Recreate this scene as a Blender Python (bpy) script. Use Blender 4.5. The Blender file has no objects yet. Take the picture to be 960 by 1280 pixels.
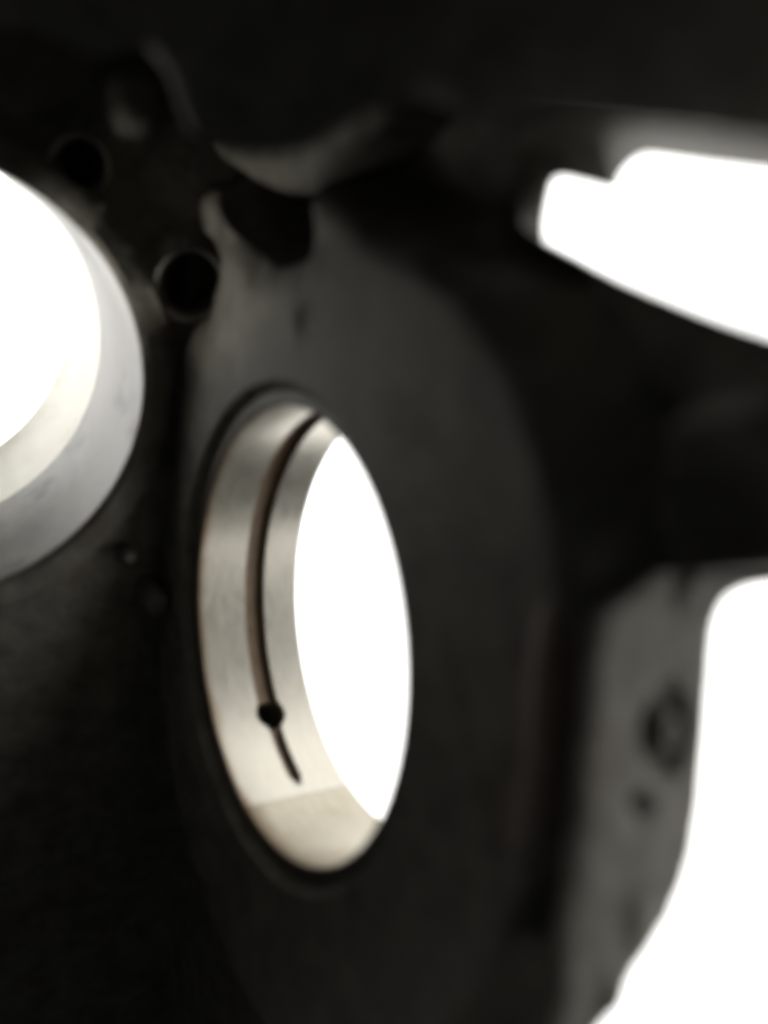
import bpy, bmesh, math, random
import numpy as np
from mathutils import Vector, Matrix, noise
from mathutils.geometry import delaunay_2d_cdt

random.seed(4)
MM = 0.001
scene = bpy.context.scene
COL = scene.collection

# ------------------------------------------------------------------ camera
FPX = 1200.0                                   # focal length in pixels of a 960 x 1280 frame
cam_d = bpy.data.cameras.new('camera')
cam_d.sensor_fit = 'VERTICAL'
cam_d.sensor_height = 6.0
cam_d.sensor_width = 4.5
cam_d.lens = 6.0 * FPX / 1280.0
cam_d.clip_start = 0.002
cam_d.clip_end = 50.0
cam_d.dof.use_dof = True
cam_d.dof.focus_distance = 0.220
cam_d.dof.aperture_fstop = 1.55
cam = bpy.data.objects.new('camera', cam_d)
cam.rotation_euler = (math.pi / 2, 0, 0)       # looks along +Y
COL.objects.link(cam)
scene.camera = cam

# ------------------------------------------------------------------ world (dark room side behind the viewer)
world = bpy.data.worlds.new('World')
scene.world = world
world.use_nodes = True
world.node_tree.nodes['Background'].inputs[0].default_value = (0.9, 0.92, 0.85, 1)
world.node_tree.nodes['Background'].inputs[1].default_value = 0.040

# ------------------------------------------------------------------ view
scene.view_settings.view_transform = 'Standard'
scene.view_settings.look = 'None'
scene.view_settings.exposure = 0.0
scene.view_settings.gamma = 1.0
scene.cycles.filter_width = 4.2
scene.cycles.use_denoising = True
scene.cycles.max_bounces = 8

# ------------------------------------------------------------------ frame of the engine block
TH, PH = math.radians(58.1), math.radians(1.9)
A = Vector((math.sin(TH) * math.cos(PH), math.cos(TH) * math.cos(PH), math.sin(PH)))   # crank axis, away from the viewer
U = Vector((math.cos(TH), -math.sin(TH), 0)).normalized()                              # in the web, towards the right and nearer
V = U.cross(A).normalized()                                                            # in the web, upwards
def ray(px, py):
    return Vector(((px - 480.0) / FPX, 1.0, -(py - 640.0) / FPX))
C = ray(350.2, 790.8) * 127.4                  # centre of the bearing bore, mm
M = Matrix((U, V, A)).transposed().to_4x4()
M.translation = C * MM
MI = M.inverted()
def loc(P):                                    # scene point in mm -> block frame in mm (u, v, w)
    D = P - C
    return Vector((D.dot(U), D.dot(V), D.dot(A)))
def on_w(px, py, w):                           # where a sight line meets the plane w of the block
    d = ray(px, py)
    t = (C.dot(A) + w) / d.dot(A)
    return loc(d * t)
def at_depth(px, py, d):
    return loc(ray(px, py) * d)

# tilted cylinder
PSI = math.radians(22.0)
B = (-U * math.cos(PSI) + V * math.sin(PSI)).normalized()      # cylinder axis, away from the viewer
CYL_R = 32.0
CYL = ray(-106, 492) * (FPX * CYL_R / 291.0)
Bl = Vector((B.dot(U), B.dot(V), B.dot(A)))
CYLl = loc(CYL)

# ------------------------------------------------------------------ fill spot added before the cylinder bore, brightens the upper bulkhead
def spot(name, pos, target, deg, blend, power, col, radius=4):
    l = bpy.data.lights.new(name, 'SPOT')
    l.spot_size = math.radians(deg)
    l.spot_blend = blend
    l.energy = power
    l.color = col
    l.shadow_soft_size = radius * MM
    o = bpy.data.objects.new(name, l)
    o.location = Vector(pos) * MM
    o.rotation_euler = (Vector(target) - Vector(pos)).to_track_quat('-Z', 'Y').to_euler()
    COL.objects.link(o)
    return o
spot('added_fill_spot', CYL - B * 4.5 + V * 6 + A * 6, ray(365, 225) * 136, 76, 1.0, 0.036, (1.0, 0.96, 0.86), 5)

# ------------------------------------------------------------------ materials
def new_mat(name):
    m = bpy.data.materials.new(name)
    m.use_nodes = True
    nt = m.node_tree
    return m, nt, nt.nodes['Principled BSDF']
def N(nt, t, **kw):
    n = nt.nodes.new(t)
    for k, v in kw.items():
        if k in n.inputs: n.inputs[k].default_value = v
        else: setattr(n, k, v)
    return n
def metal(name, c1, c2, rough, metallic, scale, bump, bump_dist=0.0004, stretch=(1, 1, 1), stain=None):
    m, nt, bs = new_mat(name)
    tc = N(nt, 'ShaderNodeTexCoord')
    mp = N(nt, 'ShaderNodeMapping')
    mp.inputs['Scale'].default_value = stretch
    nt.links.new(tc.outputs['Object'], mp.inputs['Vector'])
    n1 = N(nt, 'ShaderNodeTexNoise', Scale=scale, Detail=7.0, Roughness=0.65)
    nt.links.new(mp.outputs[0], n1.inputs['Vector'])
    cr = N(nt, 'ShaderNodeValToRGB')
    cr.color_ramp.elements[0].position = 0.3
    cr.color_ramp.elements[1].position = 0.7
    cr.color_ramp.elements[0].color = (*c1, 1)
    cr.color_ramp.elements[1].color = (*c2, 1)
    nt.links.new(n1.outputs['Fac'], cr.inputs[0])
    col = cr.outputs[0]
    if stain:
        n3 = N(nt, 'ShaderNodeTexNoise', Scale=stain[1], Detail=4.0, Roughness=0.6)
        nt.links.new(tc.outputs['Object'], n3.inputs['Vector'])
        r3 = N(nt, 'ShaderNodeValToRGB')
        r3.color_ramp.elements[0].position = stain[2]
        r3.color_ramp.elements[1].position = stain[2] + 0.18
        nt.links.new(n3.outputs['Fac'], r3.inputs[0])
        mx = N(nt, 'ShaderNodeMix', data_type='RGBA')
        nt.links.new(r3.outputs[0], mx.inputs[0])
        nt.links.new(col, mx.inputs[6])
        mx.inputs[7].default_value = (*stain[0], 1)
        col = mx.outputs[2]
    nt.links.new(col, bs.inputs['Base Color'])
    bs.inputs['Metallic'].default_value = metallic
    rr = N(nt, 'ShaderNodeMapRange')
    rr.inputs['To Min'].default_value = rough - 0.09
    rr.inputs['To Max'].default_value = rough + 0.12
    nt.links.new(n1.outputs['Fac'], rr.inputs['Value'])
    nt.links.new(rr.outputs[0], bs.inputs['Roughness'])
    n2 = N(nt, 'ShaderNodeTexNoise', Scale=scale * 3.1, Detail=6.0)
    nt.links.new(mp.outputs[0], n2.inputs['Vector'])
    bp = N(nt, 'ShaderNodeBump', Strength=bump, Distance=bump_dist)
    nt.links.new(n2.outputs['Fac'], bp.inputs['Height'])
    nt.links.new(bp.outputs[0], bs.inputs['Normal'])
    return m
CAST = metal('cast_aluminium', (0.066, 0.062, 0.054), (0.163, 0.155, 0.136), 0.68, 0.25, 220, 0.5,
             stain=((0.075, 0.058, 0.044), 60, 0.57))
GLINT = metal('rim_glint_metal', (0.50, 0.48, 0.43), (0.60, 0.58, 0.53), 0.42, 0.5, 300, 0.15)  # pale tone puts the glint into the bolt hole rims
CAST.node_tree.nodes['Principled BSDF'].inputs['Specular IOR Level'].default_value = 0.25
BORE = metal('cylinder_wall_metal', (0.29, 0.285, 0.285), (0.42, 0.41, 0.405), 0.48, 0.35, 120, 0.2,
             stain=((0.15, 0.145, 0.15), 75, 0.53))
LINER = metal('liner_overexposed', (0.80, 0.785, 0.70), (0.88, 0.865, 0.78), 0.38, 0.2, 160, 0.15,
              stain=((0.66, 0.63, 0.53), 70, 0.56))  # cream-white colour carries the overexposed light on the wall
SHELL = metal('bearing_white_metal', (0.35, 0.332, 0.29), (0.42, 0.40, 0.355), 0.30, 0.88, 260, 0.12,
              stretch=(1, 1, 4.0))
SHELL2 = metal('bearing_plain_metal', (0.33, 0.30, 0.235), (0.43, 0.40, 0.325), 0.38, 0.7, 260, 0.12,
               stretch=(1, 1, 4.0), stain=((0.25, 0.205, 0.135), 130, 0.52))
def edge_varnish(m, col, w0, w1):
    """brown oil varnish baked along the edge of the bearing"""
    nt = m.node_tree
    bs = nt.nodes['Principled BSDF']
    src = bs.inputs['Base Color'].links[0].from_socket
    tc = N(nt, 'ShaderNodeTexCoord')
    sx = N(nt, 'ShaderNodeSeparateXYZ')
    nt.links.new(tc.outputs['Object'], sx.inputs[0])
    nz = N(nt, 'ShaderNodeTexNoise', Scale=130.0, Detail=5.0)
    nt.links.new(tc.outputs['Object'], nz.inputs['Vector'])
    ad = N(nt, 'ShaderNodeMath', operation='MULTIPLY_ADD')
    nt.links.new(nz.outputs['Fac'], ad.inputs[0])
    ad.inputs[1].default_value = 0.0022
    nt.links.new(sx.outputs['Z'], ad.inputs[2])
    mr = N(nt, 'ShaderNodeMapRange', interpolation_type='SMOOTHSTEP')
    mr.inputs['From Min'].default_value = w0
    mr.inputs['From Max'].default_value = w1
    mr.inputs['To Min'].default_value = 0.85
    mr.inputs['To Max'].default_value = 0.0
    nt.links.new(ad.outputs[0], mr.inputs['Value'])
    mx = N(nt, 'ShaderNodeMix', data_type='RGBA')
    nt.links.new(mr.outputs[0], mx.inputs[0])
    nt.links.new(src, mx.inputs[6])
    mx.inputs[7].default_value = (*col, 1)
    nt.links.new(mx.outputs[2], bs.inputs['Base Color'])
edge_varnish(SHELL, (0.16, 0.10, 0.05), 0.0010, 0.0028)
edge_varnish(SHELL2, (0.13, 0.085, 0.045), 0.0012, 0.0045)
RUST = metal('brown_stained_casting', (0.10, 0.07, 0.06), (0.19, 0.135, 0.115), 0.6, 0.2, 200, 0.4)
GROOVE = metal('oil_varnished_groove', (0.10, 0.07, 0.045), (0.19, 0.13, 0.08), 0.5, 0.3, 300, 0.2)
STEEL = metal('bolt_steel', (0.22, 0.215, 0.20), (0.33, 0.32, 0.30), 0.42, 0.8, 260, 0.3)
BACKING = metal('oxidised_steel_backing', (0.05, 0.046, 0.04), (0.085, 0.078, 0.068), 0.6, 0.4, 260, 0.3)
bm_, nt_, bs_ = new_mat('backdrop_glow')  # glow of the sheet added behind and beside the block
nt_.nodes.remove(bs_)
em = N(nt_, 'ShaderNodeEmission', Color=(1.0, 0.985, 0.95, 1), Strength=3.0)
nt_.links.new(em.outputs[0], nt_.nodes['Material Output'].inputs[0])
LIGHT = bm_

# ------------------------------------------------------------------ helpers
def empty(name, mat=None):
    o = bpy.data.objects.new(name, None)
    o.empty_display_size = 0.02
    if mat is not None: o.matrix_world = mat
    COL.objects.link(o)
    return o
def build(name, verts, faces, material, parent=None, smooth=True, sharp=40):
    me = bpy.data.meshes.new(name)
    me.from_pydata([Vector(v) * MM for v in verts], [], faces)
    me.materials.append(material)
    b = bmesh.new()
    b.from_mesh(me)
    bmesh.ops.remove_doubles(b, verts=b.verts, dist=1e-6)
    bmesh.ops.recalc_face_normals(b, faces=b.faces)
    for f in b.faces: f.smooth = smooth
    if smooth:
        for e in b.edges:
            if len(e.link_faces) == 2 and e.calc_face_angle(0) > math.radians(sharp): e.smooth = False
    b.to_mesh(me)
    b.free()
    o = bpy.data.objects.new(name, me)
    if parent is not None: o.parent = parent
    COL.objects.link(o)
    return o
def tag(o, label, cat, group=None):
    o['label'] = label
    o['category'] = cat
    if group: o['group'] = group
    return o
def circle(cx, cy, r, n, a0=0.0):
    return [Vector((cx + r * math.cos(a0 + 2 * math.pi * i / n), cy + r * math.sin(a0 + 2 * math.pi * i / n))) for i in range(n)]
def in_np(x, y, poly):
    c = np.zeros(len(x), bool)
    for i in range(len(poly)):
        x1, y1, x2, y2 = poly[i][0], poly[i][1], poly[i - 1][0], poly[i - 1][1]
        if y1 == y2: continue
        c ^= ((y1 > y) != (y2 > y)) & (x < (x2 - x1) * (y - y1) / (y2 - y1) + x1)
    return c
def far_np(x, y, poly, d):
    ok = np.ones(len(x), bool)
    for i in range(len(poly)):
        ax, ay, bx, by = poly[i - 1][0], poly[i - 1][1], poly[i][0], poly[i][1]
        l2 = max((bx - ax) ** 2 + (by - ay) ** 2, 1e-9)
        t = np.clip(((x - ax) * (bx - ax) + (y - ay) * (by - ay)) / l2, 0, 1)
        ok &= (ax + (bx - ax) * t - x) ** 2 + (ay + (by - ay) * t - y) ** 2 > d * d
    return ok
def resample(poly, step, closed=True):
    out = []
    n = len(poly)
    for i in range(n if closed else n - 1):
        a, b = poly[i], poly[(i + 1) % n]
        k = max(1, int(math.ceil((b - a).length / step)))
        for j in range(k): out.append(a.lerp(b, j / k))
    return out
def smooth_loop(pts, k=6):                      # closed Catmull-Rom
    out = []
    n = len(pts)
    for i in range(n):
        p0, p1, p2, p3 = pts[i - 1], pts[i], pts[(i + 1) % n], pts[(i + 2) % n]
        for j in range(k):
            t = j / k
            out.append(0.5 * (2 * p1 + (p2 - p0) * t + (2 * p0 - 5 * p1 + 4 * p2 - p3) * t * t + (3 * p1 - p0 - 3 * p2 + p3) * t ** 3))
    return out
def sheet(outer, holes, step):
    """triangulated flat region with holes; returns 2D verts, faces, loops as vertex index lists"""
    pts, edges, loops = [], [], []
    for lp in [outer] + holes:
        s = len(pts)
        pts += [Vector((p[0], p[1])) for p in lp]
        edges += [(s + i, s + (i + 1) % len(lp)) for i in range(len(lp))]
        loops.append((s, len(lp)))
    x0 = min(p[0] for p in outer); x1 = max(p[0] for p in outer)
    y0 = min(p[1] for p in outer); y1 = max(p[1] for p in outer)
    gx, gy, j = [], [], 0
    y = y0 + step * 0.5
    while y < y1:
        xs = np.arange(x0 + (step * 0.5 if j % 2 else step), x1, step)
        gx.append(xs); gy.append(np.full(len(xs), y))
        y += step * 0.87
        j += 1
    gx, gy = np.concatenate(gx), np.concatenate(gy)
    ok = in_np(gx, gy, outer)
    for h in holes: ok &= ~in_np(gx, gy, h)
    gx, gy = gx[ok], gy[ok]
    ok = np.ones(len(gx), bool)
    for l in [outer] + holes: ok &= far_np(gx, gy, l, step * 0.45)
    pts += [Vector((a, b)) for a, b in zip(gx[ok], gy[ok])]
    vo, eo, fo, vi, ei, fi = delaunay_2d_cdt(pts, edges, [], 0, 1e-7)
    remap = {}
    for k, src in enumerate(vi):
        for s in src: remap[s] = k
    cx = np.array([sum(vo[i][0] for i in f) / len(f) for f in fo])
    cy = np.array([sum(vo[i][1] for i in f) / len(f) for f in fo])
    ok = in_np(cx, cy, outer)
    for h in holes: ok &= ~in_np(cx, cy, h)
    faces = [list(f) for f, k in zip(fo, ok) if k]
    return vo, faces, [[remap[s + i] for i in range(n)] for s, n in loops]
def loft(rings, closed=True, cap0=False, cap1=False):
    vs, fs = [], []
    n = len(rings[0])
    for r in rings: vs += [tuple(p) for p in r]
    for k in range(len(rings) - 1):
        for i in range(n if closed else n - 1):
            a, b = k * n + i, k * n + (i + 1) % n
            fs.append((a, b, b + n, a + n))
    if cap0: fs.append(tuple(range(n)))
    if cap1: fs.append(tuple((len(rings) - 1) * n + i for i in range(n)))
    return vs, fs
def sstep(a, b, x):
    t = max(0.0, min(1.0, (x - a) / (b - a)))
    return t * t * (3 - 2 * t)
def lumpy(p, s, k=1.0):
    return noise.noise(Vector((p[0] * k / s, p[1] * k / s, 3.7 + (p[2] if len(p) > 2 else 0) * k / s)))

# ================================================================== glowing backdrop, unseen sides and height shaped to light the block
R_BACK = 900.0
rings = []
for k in range(9):
    rings.append([Vector((R_BACK * math.sin(math.radians(p)), R_BACK * math.cos(math.radians(p)),
                          -900 + (1330 + 3200 * sstep(-6, 22, p)) * k / 8)) for p in range(-72, 109, 4)])
vs, fs = loft(rings, closed=False)
bd = build('background', vs, fs, LIGHT)
bd['kind'] = 'structure'
bd['label'] = 'blown-out white light behind the engine block'

# ================================================================== engine block
block = empty('engine_block', M)
tag(block, 'dark cast aluminium engine block seen from inside its crankcase', 'engine block')

# ---- bulkhead with the bearing boss, bore and side opening
R_IN, R_HOUSE, R_CH = 30.0, 32.0, 33.2
W_SH = 17.6                                     # width of the bearing
BOSS_TAB = [(-180, 47), (-135, 52), (-90, 56), (-40, 55), (-20, 54), (0, 56), (15, 59), (25, 59), (38, 57), (57, 53), (72, 55), (92, 60), (111, 67), (130, 62), (150, 53), (180, 47)]
def boss_r(ang):
    a = math.degrees(ang)
    for (a0, r0), (a1, r1) in zip(BOSS_TAB, BOSS_TAB[1:]):
        if a <= a1: return r0 + (r1 - r0) * sstep(0, 1, (a - a0) / (a1 - a0))
    return 47.0
def web_h(u, v):
    """depth w of the web's visible face"""
    r = math.hypot(u, v)
    ang = math.atan2(v, u)
    shoulder = sstep(boss_r(ang) - 1.5, boss_r(ang) + 6.0, r)
    base = 9.0
    h = -1.5 * (1 - shoulder) + base * shoulder
    # thick rib that runs from the boss up to the right, below the side opening
    q = on_rib(u, v)
    h -= 3.0 * q * shoulder
    # shallow round boss far to the right
    q2 = math.hypot(u - RB.x, v - RB.y)
    h -= 7.5 * (1 - sstep(RBR - 2.0, RBR + 2.0, q2)) * shoulder
    h += 4.0 * (1 - sstep(RBR * 0.62 - 1.5, RBR * 0.62 + 1.5, q2)) * shoulder
    # casting pockets and lumps above the boss
    for (c, rx, ry, rot, amp) in LUMPS:
        du, dv = u - c.x, v - c.y
        cu, sv = math.cos(rot), math.sin(rot)
        e = math.hypot((du * cu + dv * sv) / rx, (-du * sv + dv * cu) / ry)
        h += amp * (1 - sstep(0.1, 1.3, e + 0.18 * lumpy((u, v), 4.0)))
    rough = 0.5 * shoulder + 0.12
    h += rough * lumpy((u, v), 9.0) + 0.35 * rough * lumpy((u, v), 3.0)
    return h
RBp = on_w(985, 630, 9.0); RB = Vector((RBp.x, RBp.y)); RBR = 8.0
ra = on_w(520, 300, 9.0); rb = on_w(1000, 500, 9.0)
def on_rib(u, v):
    a, b = Vector((ra.x, ra.y)), Vector((rb.x, rb.y))
    p = Vector((u, v)); ab = b - a
    t = max(0, min(1, (p - a).dot(ab) / ab.length_squared))
    return 1 - sstep(2.0, 7.5, (a + ab * t - p).length)
def lump(px, py, rx, ry, rot, amp, w=-1.5):
    p = on_w(px, py, w)
    return (Vector((p.x, p.y)), rx, ry, math.radians(rot), amp)
LUMPS = [
    lump(350, 290, 14, 6.0, -18, 3.0, 0),       # ground falls towards the cored hollow above the boss
    lump(250, 350, 12, 9.0, 0, 3.0, 0),         # and towards the bolt hole
    lump(610, 262, 9, 6.5, -25, 8.0, 0),        # hollow between boss and side opening
    lump(372, 398, 2.6, 1.6, 60, -0.9),         # small casting pimple
]
core_px = [(284, 214), (335, 205), (388, 215), (408, 285), (398, 328), (360, 338), (325, 312), (300, 280)]
core = smooth_loop([on_w(x, y, 1.0) for x, y in core_px], 5)
core = [Vector((p.x, p.y)) for p in core]
bolt_c = on_w(250, 348, 0.0)
bolt_hole = [Vector((bolt_c.x + 8.2 * math.cos(2 * math.pi * i / 40), bolt_c.y + 7.0 * math.sin(2 * math.pi * i / 40))) for i in range(40)]
# side opening: front and back outlines (the two differ, the casting flares)
F_W, K_W = 7.5, 20.0
front_px = [(652, 278), (638, 235), (634, 195), (650, 162), (690, 148), (735, 142), (760, 144), (780, 145), (800, 147), (830, 150), (890, 158), (970, 170), (1070, 192), (1160, 240), (1190, 320), (1180, 420),
            (1120, 452), (1040, 440), (960, 416), (900, 397), (850, 378), (800, 358), (760, 340), (720, 319), (692, 305), (668, 293)]
back_px = [(681, 285), (685, 255), (692, 228), (704, 222), (735, 229), (768, 236), (776, 220), (790, 203), (808, 194), (840, 197), (900, 206), (980, 217), (1080, 235), (1180, 290), (1230, 380), (1240, 500),
           (1190, 570), (1120, 550), (1050, 525), (990, 500), (940, 478), (890, 455), (845, 430), (795, 400), (735, 362), (688, 322)]
fr = [on_w(x, y, F_W) for x, y in front_px]
KW = [10.5, 10.5, 10.5, 11, 12, 13.5, 15, 16.5, 18] + [K_W] * 12 + [18, 16, 13.5, 11.5, 10.5]
bk = [on_w(x, y, w) for (x, y), w in zip(back_px, KW)]
fr_s = smooth_loop(fr, 4)
bk_s = smooth_loop(bk, 4)
outer_px_w = [(1250, 690), (1100, 705), (960, 712), (900, 716), (880, 726), (862, 770), (850, 830), (845, 900), (835, 1000), (815, 1100), (780, 1190), (735, 1280), (680, 1400), (600, 1750)]
outer = [on_w(x, y, 9.0) for x, y in outer_px_w]
outer = [Vector((p.x, p.y)) for p in outer]
outer += [Vector((-10, -160)), Vector((-150, -160)), Vector((-76, 0)), Vector((-62, 40)), Vector((-48, 90)), Vector((-45, 260)), Vector((60, 260)), Vector((outer[0].x + 8, 60))]
outer_r = resample(outer, 3.0)
hole_b = circle(0, 0, R_CH, 96)
hole_o = [Vector((p.x, p.y)) for p in fr_s]
vo, faces, loops = sheet(outer_r, [hole_b, hole_o, core, bolt_hole], 1.5)
flat_rim = set(loops[1])
open_rim = set(loops[2])
verts = []
for i, p in enumerate(vo):
    if i in flat_rim: w = -1.5
    elif i in open_rim: w = F_W
    else: w = web_h(p.x, p.y)
    verts.append((p.x, p.y, w))
# outer skirt back to w = 26
sk = loops[0]
base = len(verts)
o_eye = loc(Vector((0, 0, 0)))
for i in sk:
    p = Vector(verts[i])
    if p.x > 15 and p.y < 22:                    # the free edge under the flange tapers away behind
        q = o_eye + (p - o_eye) * ((22.0 - o_eye.z) / (p.z - o_eye.z))
        verts.append((q.x - 1.5, q.y, 22.0))
    else: verts.append((p.x, p.y, 22.0))
back_ring = [Vector((verts[base + k][0], verts[base + k][1])) for k in range(len(sk))]
for k in range(len(sk)):
    k2 = (k + 1) % len(sk)
    faces.append([sk[k], sk[k2], base + k2, base + k])
# opening reveal: front edge rolls over into the reveal, then to the back outline
ol = loops[2]
n = len(ol)
prev = ol
for t in (0.15, 0.3, 0.45, 0.6, 0.75, 0.88, 1.0):
    cur = []
    for k in range(n):
        a = Vector(verts[ol[k]]); b = bk_s[k]
        cv = 1.0 if k < 8 or k > n - 4 else max(0.15, 1.0 - (k - 8) / 8)
        q = a.lerp(b, t + (math.sin(t * math.pi / 2) - t) * cv)
        q.z = a.z + (b.z - a.z) * (t + (1 - math.cos(t * math.pi / 2) - t) * cv)
        verts.append(tuple(q)); cur.append(len(verts) - 1)
    for k in range(n):
        k2 = (k + 1) % n
        faces.append([prev[k], prev[k2], cur[k2], cur[k]])
    prev = cur
# cored hollow and bolt hole go deep into the web
for li in (3, 4):
    prev = loops[li]
    cc = sum((vo[i] for i in prev), Vector((0, 0))) / len(prev)
    lp = loops[li]
    for dz, k in ((0.5, 0.95), (1.6, 0.90), (20.6, 0.86)):
        cur = []
        for i in lp:
            q = cc + (vo[i] - cc) * k
            verts.append((q.x, q.y, 20.6 if dz > 20 else verts[i][2] + dz)); cur.append(len(verts) - 1)
        for k in range(len(lp)):
            k2 = (k + 1) % len(lp)
            faces.append([prev[k], prev[k2], cur[k2], cur[k]])
        prev = cur
    faces.append(prev)
# chamfer of the bore
bl = loops[1]
cur = []
for k in range(len(bl)):
    a = math.atan2(vo[bl[k]].y, vo[bl[k]].x)
    verts.append((R_HOUSE * math.cos(a), R_HOUSE * math.sin(a), 0.4)); cur.append(len(verts) - 1)
for k in range(len(bl)):
    k2 = (k + 1) % len(bl)
    faces.append([bl[k], bl[k2], cur[k2], cur[k]])
build('bulkhead', verts, faces, CAST, block)
# back face of the bulkhead
vo2, f2, l2 = sheet(back_ring, [circle(0, 0, R_HOUSE + 0.6, 72), [Vector((p.x, p.y)) for p in bk_s]], 3.0)
r_out, r_bore, r_open = set(l2[0]), set(l2[1]), set(l2[2])
open_w = {i: bk_s[k].z for k, i in enumerate(l2[2])}
ow = np.array([(p.x, p.y, p.z) for p in bk_s])
bv = []
for i, p in enumerate(vo2):
    if i in r_out: w = 22.0
    elif i in r_open: w = open_w[i]
    elif i in r_bore: w = W_SH + 0.1
    else:
        dd = np.sqrt((ow[:, 0] - p.x) ** 2 + (ow[:, 1] - p.y) ** 2)
        w = min(21.5, W_SH + 0.2 + 0.3 * (p.length - R_HOUSE), float((ow[:, 2] + 0.3 * dd).min()))
    bv.append((p.x, p.y, w))
build('bulkhead_back', bv, f2, CAST, block)

# ---- where the pixels of the shell lie: helper for angle and w on the bore
def on_bore(px, py, R=R_IN):
    d = ray(px, py)
    dl = Vector((d.dot(U), d.dot(V), d.dot(A)))
    o = loc(Vector((0, 0, 0)))
    a = dl.x ** 2 + dl.y ** 2
    b = 2 * (o.x * dl.x + o.y * dl.y)
    c = o.x ** 2 + o.y ** 2 - R * R
    t = (-b + math.sqrt(max(0, b * b - 4 * a * c))) / (2 * a)
    p = o + dl * t
    return math.atan2(p.y, p.x) % (2 * math.pi), p.z
hole_a, hole_w = on_bore(337, 892)
part_a, _ = on_bore(350, 1000)
gend_a, _ = on_bore(380, 979)
g_pts = [on_bore(x, y) for x, y in ((345, 600), (318, 690), (317, 760), (328, 850))]
GW = sum(p[1] for p in g_pts) / len(g_pts)
print('oil hole', math.degrees(hole_a), hole_w, 'parting', math.degrees(part_a), 'groove end', math.degrees(gend_a), 'groove w', GW, [(round(math.degrees(a)), round(w, 1)) for a, w in g_pts])

# ---- housing bore wall with the oil drilling
def wrap(s, w, R, rr=0.0):
    a = s / R_IN
    return ((R + rr) * math.cos(a), (R + rr) * math.sin(a), w)
HR = 2.5
hs = hole_a * R_IN
hc = circle(hs, GW, HR, 28)
rect = resample([Vector((0, 0.3)), Vector((2 * math.pi * R_IN, 0.3)), Vector((2 * math.pi * R_IN, W_SH + 0.1)), Vector((0, W_SH + 0.1))], 2.2)
v2, f2, l2 = sheet(rect, [hc], 2.4)
verts = [wrap(p.x, p.y, R_HOUSE) for p in v2]
faces = [list(f) for f in f2]
lp = l2[1]
base = len(verts)
for rr in (6.0, 14.0):
    for i in lp: verts.append(wrap(v2[i].x, v2[i].y, R_HOUSE, rr))
for k in range(len(lp)):
    k2 = (k + 1) % len(lp)
    faces.append([lp[k], lp[k2], base + k2, base + k])
    faces.append([base + k, base + k2, base + len(lp) + k2, base + len(lp) + k])
faces.append([base + len(lp) + k for k in range(len(lp))])
build('bearing_bore', verts, faces, CAST, block)

# ---- bearing shells (things of their own)
GH = 1.7                                       # half width of the groove
def make_shell(name, a0, a1, mat, groove, label):
    root = empty(name, M)
    tag(root, label, 'bearing shell', 'bearing shells of the main bore')
    s0, s1 = a0 * R_IN, a1 * R_IN
    gap = 0.05
    s0 += gap; s1 -= gap
    holes = []
    if groove:
        e0 = gend_a * R_IN                      # groove ends a little before the parting line
        g1 = s0 + 2.0 if abs(e0 - s1) < abs(e0 - s0) else s1 - 2.0
        lo, hi = (g1, e0) if g1 < e0 else (e0, g1)
        lo, hi = min(lo, hi), max(lo, hi)
        # keyhole outline: narrow band with the oil hole bulging out
        def half(s):
            tail = 0.62 if s > hs + 1 else 1.0
            end = min(1.0, max(0.55, (hi - s) / 1.5), max(0.55, (s - lo) / 1.5))
            return GH * tail * end
        ss, up, dn = lo, [], []
        cnt = int((hi - lo) / 0.7)
        for i in range(cnt + 1):
            s = lo + (hi - lo) * i / cnt
            h = half(s)
            if abs(s - hs) < HR: h = max(h, math.sqrt(HR * HR - (s - hs) ** 2))
            up.append(Vector((s, GW + h))); dn.append(Vector((s, GW - h)))
        holes = [dn + up[::-1]]
    CH = 0.3
    rect = resample([Vector((s0, CH)), Vector((s1, CH)), Vector((s1, W_SH - CH)), Vector((s0, W_SH - CH))], 1.1)
    v2, f2, l2 = sheet(rect, holes, 1.2)
    verts = [wrap(p.x, p.y, R_IN) for p in v2]
    faces = [list(f) for f in f2]
    # chamfer, edge faces and back of the shell
    lp = l2[0]
    prev = lp
    back_v, back_f = [], []
    for inset, rr in ((CH, 0.3),):
        cur = []
        for i in lp:
            p = v2[i]
            s = p.x; w = p.y
            w2 = w - inset if w < CH + 1e-4 else (w + inset if w > W_SH - CH - 1e-4 else w)
            verts.append(wrap(s, w2, R_IN, rr)); cur.append(len(verts) - 1)
        for k in range(len(lp)):
            k2 = (k + 1) % len(lp)
            faces.append([prev[k], prev[k2], cur[k2], cur[k]])
        prev = cur
    build('lining', verts, faces, mat, root, sharp=30)
    nb = len(prev)
    for i in prev: back_v.append(verts[i])
    for i in prev:
        x, y, w = verts[i]
        k = (R_IN + 1.92) / math.hypot(x, y)
        back_v.append((x * k, y * k, w))
    for k in range(nb): back_f.append([k, (k + 1) % nb, nb + (k + 1) % nb, nb + k])
    build('steel_back', back_v, back_f, BACKING, root, sharp=30)
    if groove:
        # groove walls and floor, with the oil hole through the floor
        hl = holes[0]
        vs, fs = [], []
        flo = 1.3
        gg = [p for p in hl]
        v3, f3, l3 = sheet(gg, [circle(hs, GW, HR * 0.93, 24)], 0.8)
        vs = [wrap(p.x, p.y, R_IN, flo) for p in v3]
        fs = [list(f) for f in f3]
        base = len(vs)
        for p in gg: vs.append(wrap(p.x, p.y, R_IN))
        L = l3[0]
        for k in range(len(gg)):
            k2 = (k + 1) % len(gg)
            fs.append([base + k, base + k2, L[k2], L[k]])
        hb = l3[1]
        base = len(vs)
        for i in hb: vs.append(wrap(v3[i].x, v3[i].y, R_IN, 1.95))
        for k in range(len(hb)):
            k2 = (k + 1) % len(hb)
            fs.append([hb[k], hb[k2], base + k2, base + k])
        build('oil_groove', vs, fs, GROOVE, root, sharp=30)
    return root
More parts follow.
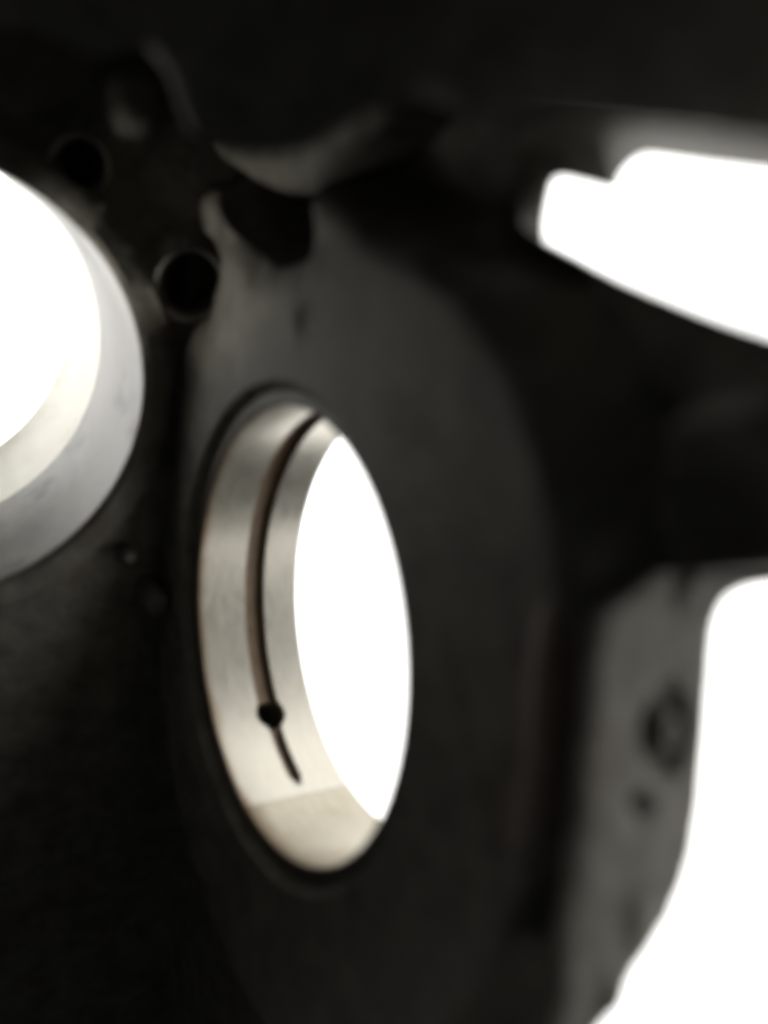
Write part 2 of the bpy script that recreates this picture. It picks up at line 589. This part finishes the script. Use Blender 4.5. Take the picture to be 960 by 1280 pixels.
make_shell('bearing_shell', part_a - math.pi, part_a, SHELL, True, 'pale upper bearing shell with dark oil groove and round oil hole')
make_shell('bearing_shell', part_a, part_a + math.pi, SHELL2, False, 'plain cream lower bearing shell without groove, at bottom of the bore')

# ---- cylinder side wall with its bore, perpendicular to the tilted cylinder axis
Bx = Bl
Bt = Vector((0, 0, 1)) - Bx * Bx.z
Bt.normalize()                                   # along the crank axis
Bs = Bx.cross(Bt).normalized()                   # up or down along the wall
if Bs.y < 0: Bs = -Bs
def cyl(p, q, b):                                # (along crank, up, along cylinder axis)
    return CYLl + Bt * p + Bs * q + Bx * b
def on_cyl_plane(px, py, b=0.0):
    d = ray(px, py); dl = Vector((d.dot(U), d.dot(V), d.dot(A)))
    o = loc(Vector((0, 0, 0)))
    t = ((CYLl - o).dot(Bx) + b) / dl.dot(Bx)
    P = o + dl * t - CYLl
    return Vector((P.dot(Bt), P.dot(Bs)))
outer = resample([Vector((-230, -230)), Vector((58, -230)), Vector((58, 230)), Vector((-230, 230))], 6.0)
bolt_px = [(242, 354, 4.6), (104, 204, 3.3)]
bh = [(on_cyl_plane(x, y, 0.0), r) for x, y, r in bolt_px]
holes = [circle(0, 0, CYL_R + 1.0, 96)] + [circle(c.x, c.y, r, 28) for c, r in bh]
v2, f2, l2 = sheet(outer, holes, 1.6)
DECK_BUMPS = [(on_cyl_plane(165, 120), 5.0, 7.0, 4.5), (on_cyl_plane(178, 745), 3.2, 1.6, 4.0), (on_cyl_plane(160, 697), 1.6, 1.2, 2.0), (on_cyl_plane(215, 880), 2.6, 2.2, 4.0)]
def deck_h(p, q):
    r = math.hypot(p, q)
    h = 0.0
    h += 1.6 * sstep(CYL_R + 4.5, CYL_R + 6.0, r)
    for c, rr in bh:
        d = math.hypot(p - c.x, q - c.y)
        h -= 1.2 * (1 - sstep(rr + 1.6, rr + 4.2, d))
    for c, rx, ry, amp in DECK_BUMPS:
        e = math.hypot((p - c.x) / rx, (q - c.y) / ry)
        h -= amp * (1 - sstep(0.45, 1.1, e))
    h += 0.4 * lumpy((p, q), 8.0) * sstep(CYL_R + 14, CYL_R + 26, r)
    return h
verts = [cyl(p.x, p.y, deck_h(p.x, p.y) if i not in set(l2[1]) else 0.0) for i, p in enumerate(v2)]
faces = [list(f) for f in f2]
for li in (2, 3):
    lp = l2[li]
    prev = lp
    for dp in (1.0, 14.0):
        cur = []
        for i in lp:
            verts.append(cyl(v2[i].x, v2[i].y, dp)); cur.append(len(verts) - 1)
        for k in range(len(lp)):
            k2 = (k + 1) % len(lp)
            faces.append([prev[k], prev[k2], cur[k2], cur[k]])
        prev = cur
    faces.append(prev)
# bore chamfer
lp = l2[1]
cur = []
for i in lp:
    a = math.atan2(v2[i].y, v2[i].x)
    verts.append(cyl(CYL_R * math.cos(a), CYL_R * math.sin(a), 0.9)); cur.append(len(verts) - 1)
for k in range(len(lp)):
    k2 = (k + 1) % len(lp)
    faces.append([lp[k], lp[k2], cur[k2], cur[k]])
build('cylinder_base_wall', [tuple(v) for v in verts], faces, CAST, block)
SK = 30.0
rings = []
for r, b in ((CYL_R, 0.9), (CYL_R, 6.0), (CYL_R, 12.0), (CYL_R, SK - 14), (CYL_R + 0.2, SK - 10), (CYL_R + 0.55, SK - 6), (CYL_R + 0.95, SK - 2.5), (CYL_R + 1.3, SK)):
    rings.append([cyl(r * math.cos(2 * math.pi * i / 96), r * math.sin(2 * math.pi * i / 96), b) for i in range(96)])
vs, fs = loft(rings)
build('cylinder_skirt', vs, fs, BORE, block)
rings = []
for r, b in ((CYL_R + 1.3, SK), (CYL_R + 1.4, SK + 0.2), (CYL_R + 1.4, SK + 24), (CYL_R + 4, SK + 24), (CYL_R + 4, SK)):
    rings.append([cyl(r * math.cos(2 * math.pi * i / 96), r * math.sin(2 * math.pi * i / 96), b) for i in range(96)])
vs, fs = loft(rings)
build('cylinder_liner', vs, fs, LINER, block)

for (px, py, _), (c, r) in zip(bolt_px, bh):
    left = (on_cyl_plane(px - 20, py + 9, -1.0) - on_cyl_plane(px, py, -1.0)).normalized()
    rings = []
    # pale bevel shifted to one side, shaped to draw the hole's glint
    for rr, off, b in ((r - 0.05, 0.0, 1.3), (r + 0.8, 0.85, -1.0), (r + 0.9, 0.85, -0.4)):
        rings.append([cyl(c.x + left.x * off + rr * math.cos(2 * math.pi * i / 32), c.y + left.y * off + rr * math.sin(2 * math.pi * i / 32), b) for i in range(32)])
    vs, fs = loft(rings)
    build('bolt_hole_rim', vs, fs, GLINT, block)

# ---- right-hand flange: a rounded lug that faces the light
def lerp_tab(tab, y):
    if y <= tab[0][0]: return tab[0][1]
    for (y0, x0), (y1, x1) in zip(tab, tab[1:]):
        if y <= y1:
            t = (y - y0) / (y1 - y0)
            t = t * t * (3 - 2 * t) * 0.35 + t * 0.65
            return x0 + (x1 - x0) * t
    return tab[-1][1]
R_EDGE = [(640, 1150), (722, 1150), (727, 985), (731, 955), (737, 934), (747, 918), (762, 909), (785, 902), (830, 898), (900, 893), (1000, 885), (1060, 876), (1100, 866), (1140, 850), (1180, 828), (1215, 803), (1240, 790), (1280, 764), (1340, 720), (1420, 680), (1700, 600)]
L_EDGE = [(640, 900), (690, 825), (728, 800), (745, 778), (762, 752), (795, 743), (830, 735), (900, 732), (1000, 726), (1100, 716), (1200, 700), (1280, 690), (1420, 640), (1700, 500)]
FD0 = 74.0                                       # depth at the left edge, mm
P0 = ray(735, 900) * FD0
T = Vector((0.84, 0.54, 0.0)).normalized()
NF = Vector((T.y, -T.x, 0)).normalized()         # faces viewer and right
def flange_point(px, py):
    d = ray(px, py)
    t = P0.dot(NF) / d.dot(NF)
    return d * t
ring_c = flange_point(833, 915); hole_c = flange_point(801, 1005); lug_c = flange_point(800, 1150); lip_c = flange_point(770, 1262)
Z = Vector((0, 0, 1))
def rel(P, c):
    D = P - c
    return D.dot(T), D.z
def flange_h(P, e, top):
    """height out of the flange face in mm; e = 0 at right edge .. 1 left edge"""
    h = 0.0
    a, b = rel(P, ring_c)
    r = math.hypot(a, b * 0.72)
    h -= 1.3 * math.exp(-((r - 2.1) / 0.75) ** 2)
    h += 0.5 * math.exp(-(r / 1.0) ** 2)
    a, b = rel(P, hole_c)
    h -= 1.5 * math.exp(-(math.hypot(a, b) / 0.9) ** 2)
    a, b = rel(P, lug_c)
    h += 0.7 * math.exp(-((a - 0.2) ** 2 / 2.2 + b ** 2 / 6.0))
    a, b = rel(P, lip_c)
    h += 1.2 * math.exp(-(a * a / 3 + b * b / 6))
    h += 0.16 * lumpy((P.x, P.y, P.z), 3.0)
    return h
rows, ncol = [], 44
for j in range(200):
    y = 640 + (1700 - 640) * j / 199
    xl, xr = lerp_tab(L_EDGE, y), lerp_tab(R_EDGE, y)
    row = []
    Pl = flange_point(xl, y); Pr = flange_point(xr, y)
    wdt = (Pr - Pl).length
    top = sstep(770, 700, y)
    # left flank going back
    rd = Pl.normalized()
    row.append(Pl + rd * 16 + T * 2)
    row.append(Pl + rd * 3.0)
    row.append(Pl - NF * 0.9 - T * 0.1)
    for i in range(1, ncol):
        t = i / ncol
        P = Pl.lerp(Pr, t)
        h = flange_h(P, 1 - t, top)
        d_r = (1 - t) * wdt
        rad = 1.6
        if d_r < rad: h = h * d_r / rad - (rad - math.sqrt(max(0, rad * rad - (rad - d_r) ** 2))) * 0.8
        d_l = t * wdt
        if d_l < 2.0: h -= (2.0 - math.sqrt(max(0, 4.0 - (2.0 - d_l) ** 2))) * 0.6
        h += 0.8 * math.exp(-((y - 712) / 20) ** 2) - 13.0 * (1 - sstep(640, 715, y))
        row.append(P + NF * h)
    row.append(Pr - NF * 1.5 - T * 0.05)
    row.append(Pr - NF * 12 - T * 2.5)
    rows.append([loc(p) for p in row])
vs, fs = loft(rows, closed=False)
flange = build('flange', vs, fs, CAST, block)
def dir_loc(v): return Vector((v.dot(U), v.dot(V), v.dot(A)))
# stud in the ringed recess of the flange
Tl, Zl, Nl = dir_loc(T), dir_loc(Z), dir_loc(NF)
o0 = loc(ring_c)
rings = []
for r, h in ((1.25, -2.0), (1.25, 0.4), (1.05, 0.65), (0.45, 0.7), (0.40, 0.2), (0.05, 0.2)):
    rings.append([o0 + Tl * r * math.cos(2 * math.pi * i / 24) + Zl * r * 1.3 * math.sin(2 * math.pi * i / 24) + Nl * h for i in range(24)])
vs, fs = loft(rings, cap1=True)
build('dowel', vs, fs, CAST, flange)

# ---- upper rail: a near part of the casting that hangs into the view from above
rail_px = [(-260, -260, 0), (-260, 30, 0), (-120, 50, 0), (20, 34, 0), (90, 60, 0), (130, 72, 0), (170, 62, 0), (205, 84, 0), (222, 130, 0), (240, 168, 0), (270, 182, 0), (300, 189, 0), (335, 190, 0), (370, 184, 0), (400, 172, 0), (430, 156, 0), (460, 140, 0), (490, 128, 0), (530, 126, 0), (580, 140, 0),
           (640, 140, 0), (720, 146, 0), (800, 154, 0), (880, 164, 0), (960, 178, 0), (1080, 198, 0), (1260, 240, 0), (1400, 100, 0), (1300, -260, 0)]
RW = -12.0
lp0 = smooth_loop([Vector((x, y, d)) for x, y, d in rail_px], 5)
def rail_d(x):
    return 86 - (x - 212) * 6 / 288 if x < 500 else 80 - (x - 500) * 25 / 460
f_loop = [at_depth(p.x, p.y, rail_d(p.x)) for p in lp0]
m_loop = [at_depth(p.x, p.y + 0.5 * p.z - 2, rail_d(p.x) + 9) for p in lp0]
e_loop = [at_depth(p.x - 0.05 * p.z, p.y + p.z - 4, rail_d(p.x) + 20) for p in lp0]
d_loop = [at_depth(p.x - 0.05 * p.z, p.y + p.z - 25, rail_d(p.x) + 22) for p in lp0]
v2, f2, l2 = sheet([Vector((p.x, p.y)) for p in f_loop], [], 2.0)
bset = set(l2[0])
b_w = {i: f_loop[k].z for k, i in enumerate(l2[0])}
bu = np.array([(p.x, p.y, p.z) for p in f_loop])
verts = []
for i, p in enumerate(v2):
    if i in b_w: verts.append((p.x, p.y, b_w[i]))
    else:                                        # inverse-distance fill between the edges of the rail
        wt = 1.0 / ((bu[:, 0] - p.x) ** 2 + (bu[:, 1] - p.y) ** 2 + 0.01) ** 1.5
        verts.append((p.x, p.y, float((wt * bu[:, 2]).sum() / wt.sum()) + 0.4 * lumpy((p.x, p.y), 7.0) - 0.5))
faces = [list(f) for f in f2]
prev = l2[0]
for lp in (m_loop, e_loop, d_loop):
    cur = []
    for q in lp: verts.append(tuple(q)); cur.append(len(verts) - 1)
    for a in range(len(prev)):
        b2 = (a + 1) % len(prev)
        faces.append([prev[a], prev[b2], cur[b2], cur[a]])
    prev = cur
build('upper_rail', verts, faces, CAST, block)

# ---- rounded rib of the casting that shows below the rail
rib_px = [(255, 165), (300, 170), (345, 165), (400, 150), (450, 130), (500, 110), (492, 138), (468, 165), (432, 200), (398, 231), (370, 241), (335, 233), (298, 212), (270, 192)]
rl = smooth_loop([on_w(x, y, 1.0) for x, y in rib_px], 5)
rl2 = [Vector((p.x, p.y)) for p in rl]
v2, f2, l2 = sheet(rl2, [], 1.0)
bb = np.array([(p.x, p.y) for p in rl2])
verts = []
for p in v2:
    dmin = float(np.sqrt(((bb - np.array([p.x, p.y])) ** 2).sum(1)).min())
    verts.append((p.x, p.y, 1.5 - 3.2 * (1 - math.exp(-dmin / 1.8)) + 0.3 * lumpy((p.x, p.y), 4.0)))
faces = [list(f) for f in f2]
base = len(verts)
L = l2[0]
for i in L: verts.append((v2[i].x + 0.5, v2[i].y + 0.8, 10.0))
for k in range(len(L)):
    k2 = (k + 1) % len(L)
    faces.append([L[k], L[k2], base + k2, base + k])
build('casting_rib', verts, faces, CAST, block)

# ---- brown stained ridge down the right side of the boss
path = [on_w(x, y, w) for x, y, w in ((748, 600, 4.0), (738, 650, 2.5), (716, 710, 1.0), (698, 780, 0.0), (689, 860, -0.5), (684, 950, -0.5), (668, 1030, 0), (645, 1105, 1.0), (618, 1200, 2.5), (590, 1300, 4.0))]
rings = []
for i, p in enumerate(path):
    t = (path[min(i + 1, len(path) - 1)] - path[max(i - 1, 0)]).normalized()
    nx = Vector((0, 0, 1)); bx = t.cross(nx).normalized()
    r = 1.9 if 0 < i < len(path) - 1 else 0.5
    rings.append([p + (bx * math.cos(2 * math.pi * j / 16) * 1.2 + nx * math.sin(2 * math.pi * j / 16)) * r for j in range(16)])
vs, fs = loft(rings, cap0=True, cap1=True)
build('boss_ridge', vs, fs, RUST, block)

# ---- small nubs added on the cylinder side wall to make glints
for px, py, r, ln in ((190, 746, 2.3, 7.0), (216, 872, 1.7, 6.0), (162, 696, 1.2, 4.0)):
    c = on_cyl_plane(px, py, -2.0)
    rings = []
    for rr, b in ((r, 3.0), (r, 1.6 - ln + 0.8), (r * 0.75, 1.6 - ln), (r * 0.1, 1.6 - ln - 0.1)):
        rings.append([cyl(c.x + rr * math.cos(2 * math.pi * i / 20), c.y + rr * math.sin(2 * math.pi * i / 20), b) for i in range(20)])
    vs, fs = loft(rings, cap1=True)
    build('glint_nub', vs, fs, CAST, block)

print('done', len(bpy.data.objects))
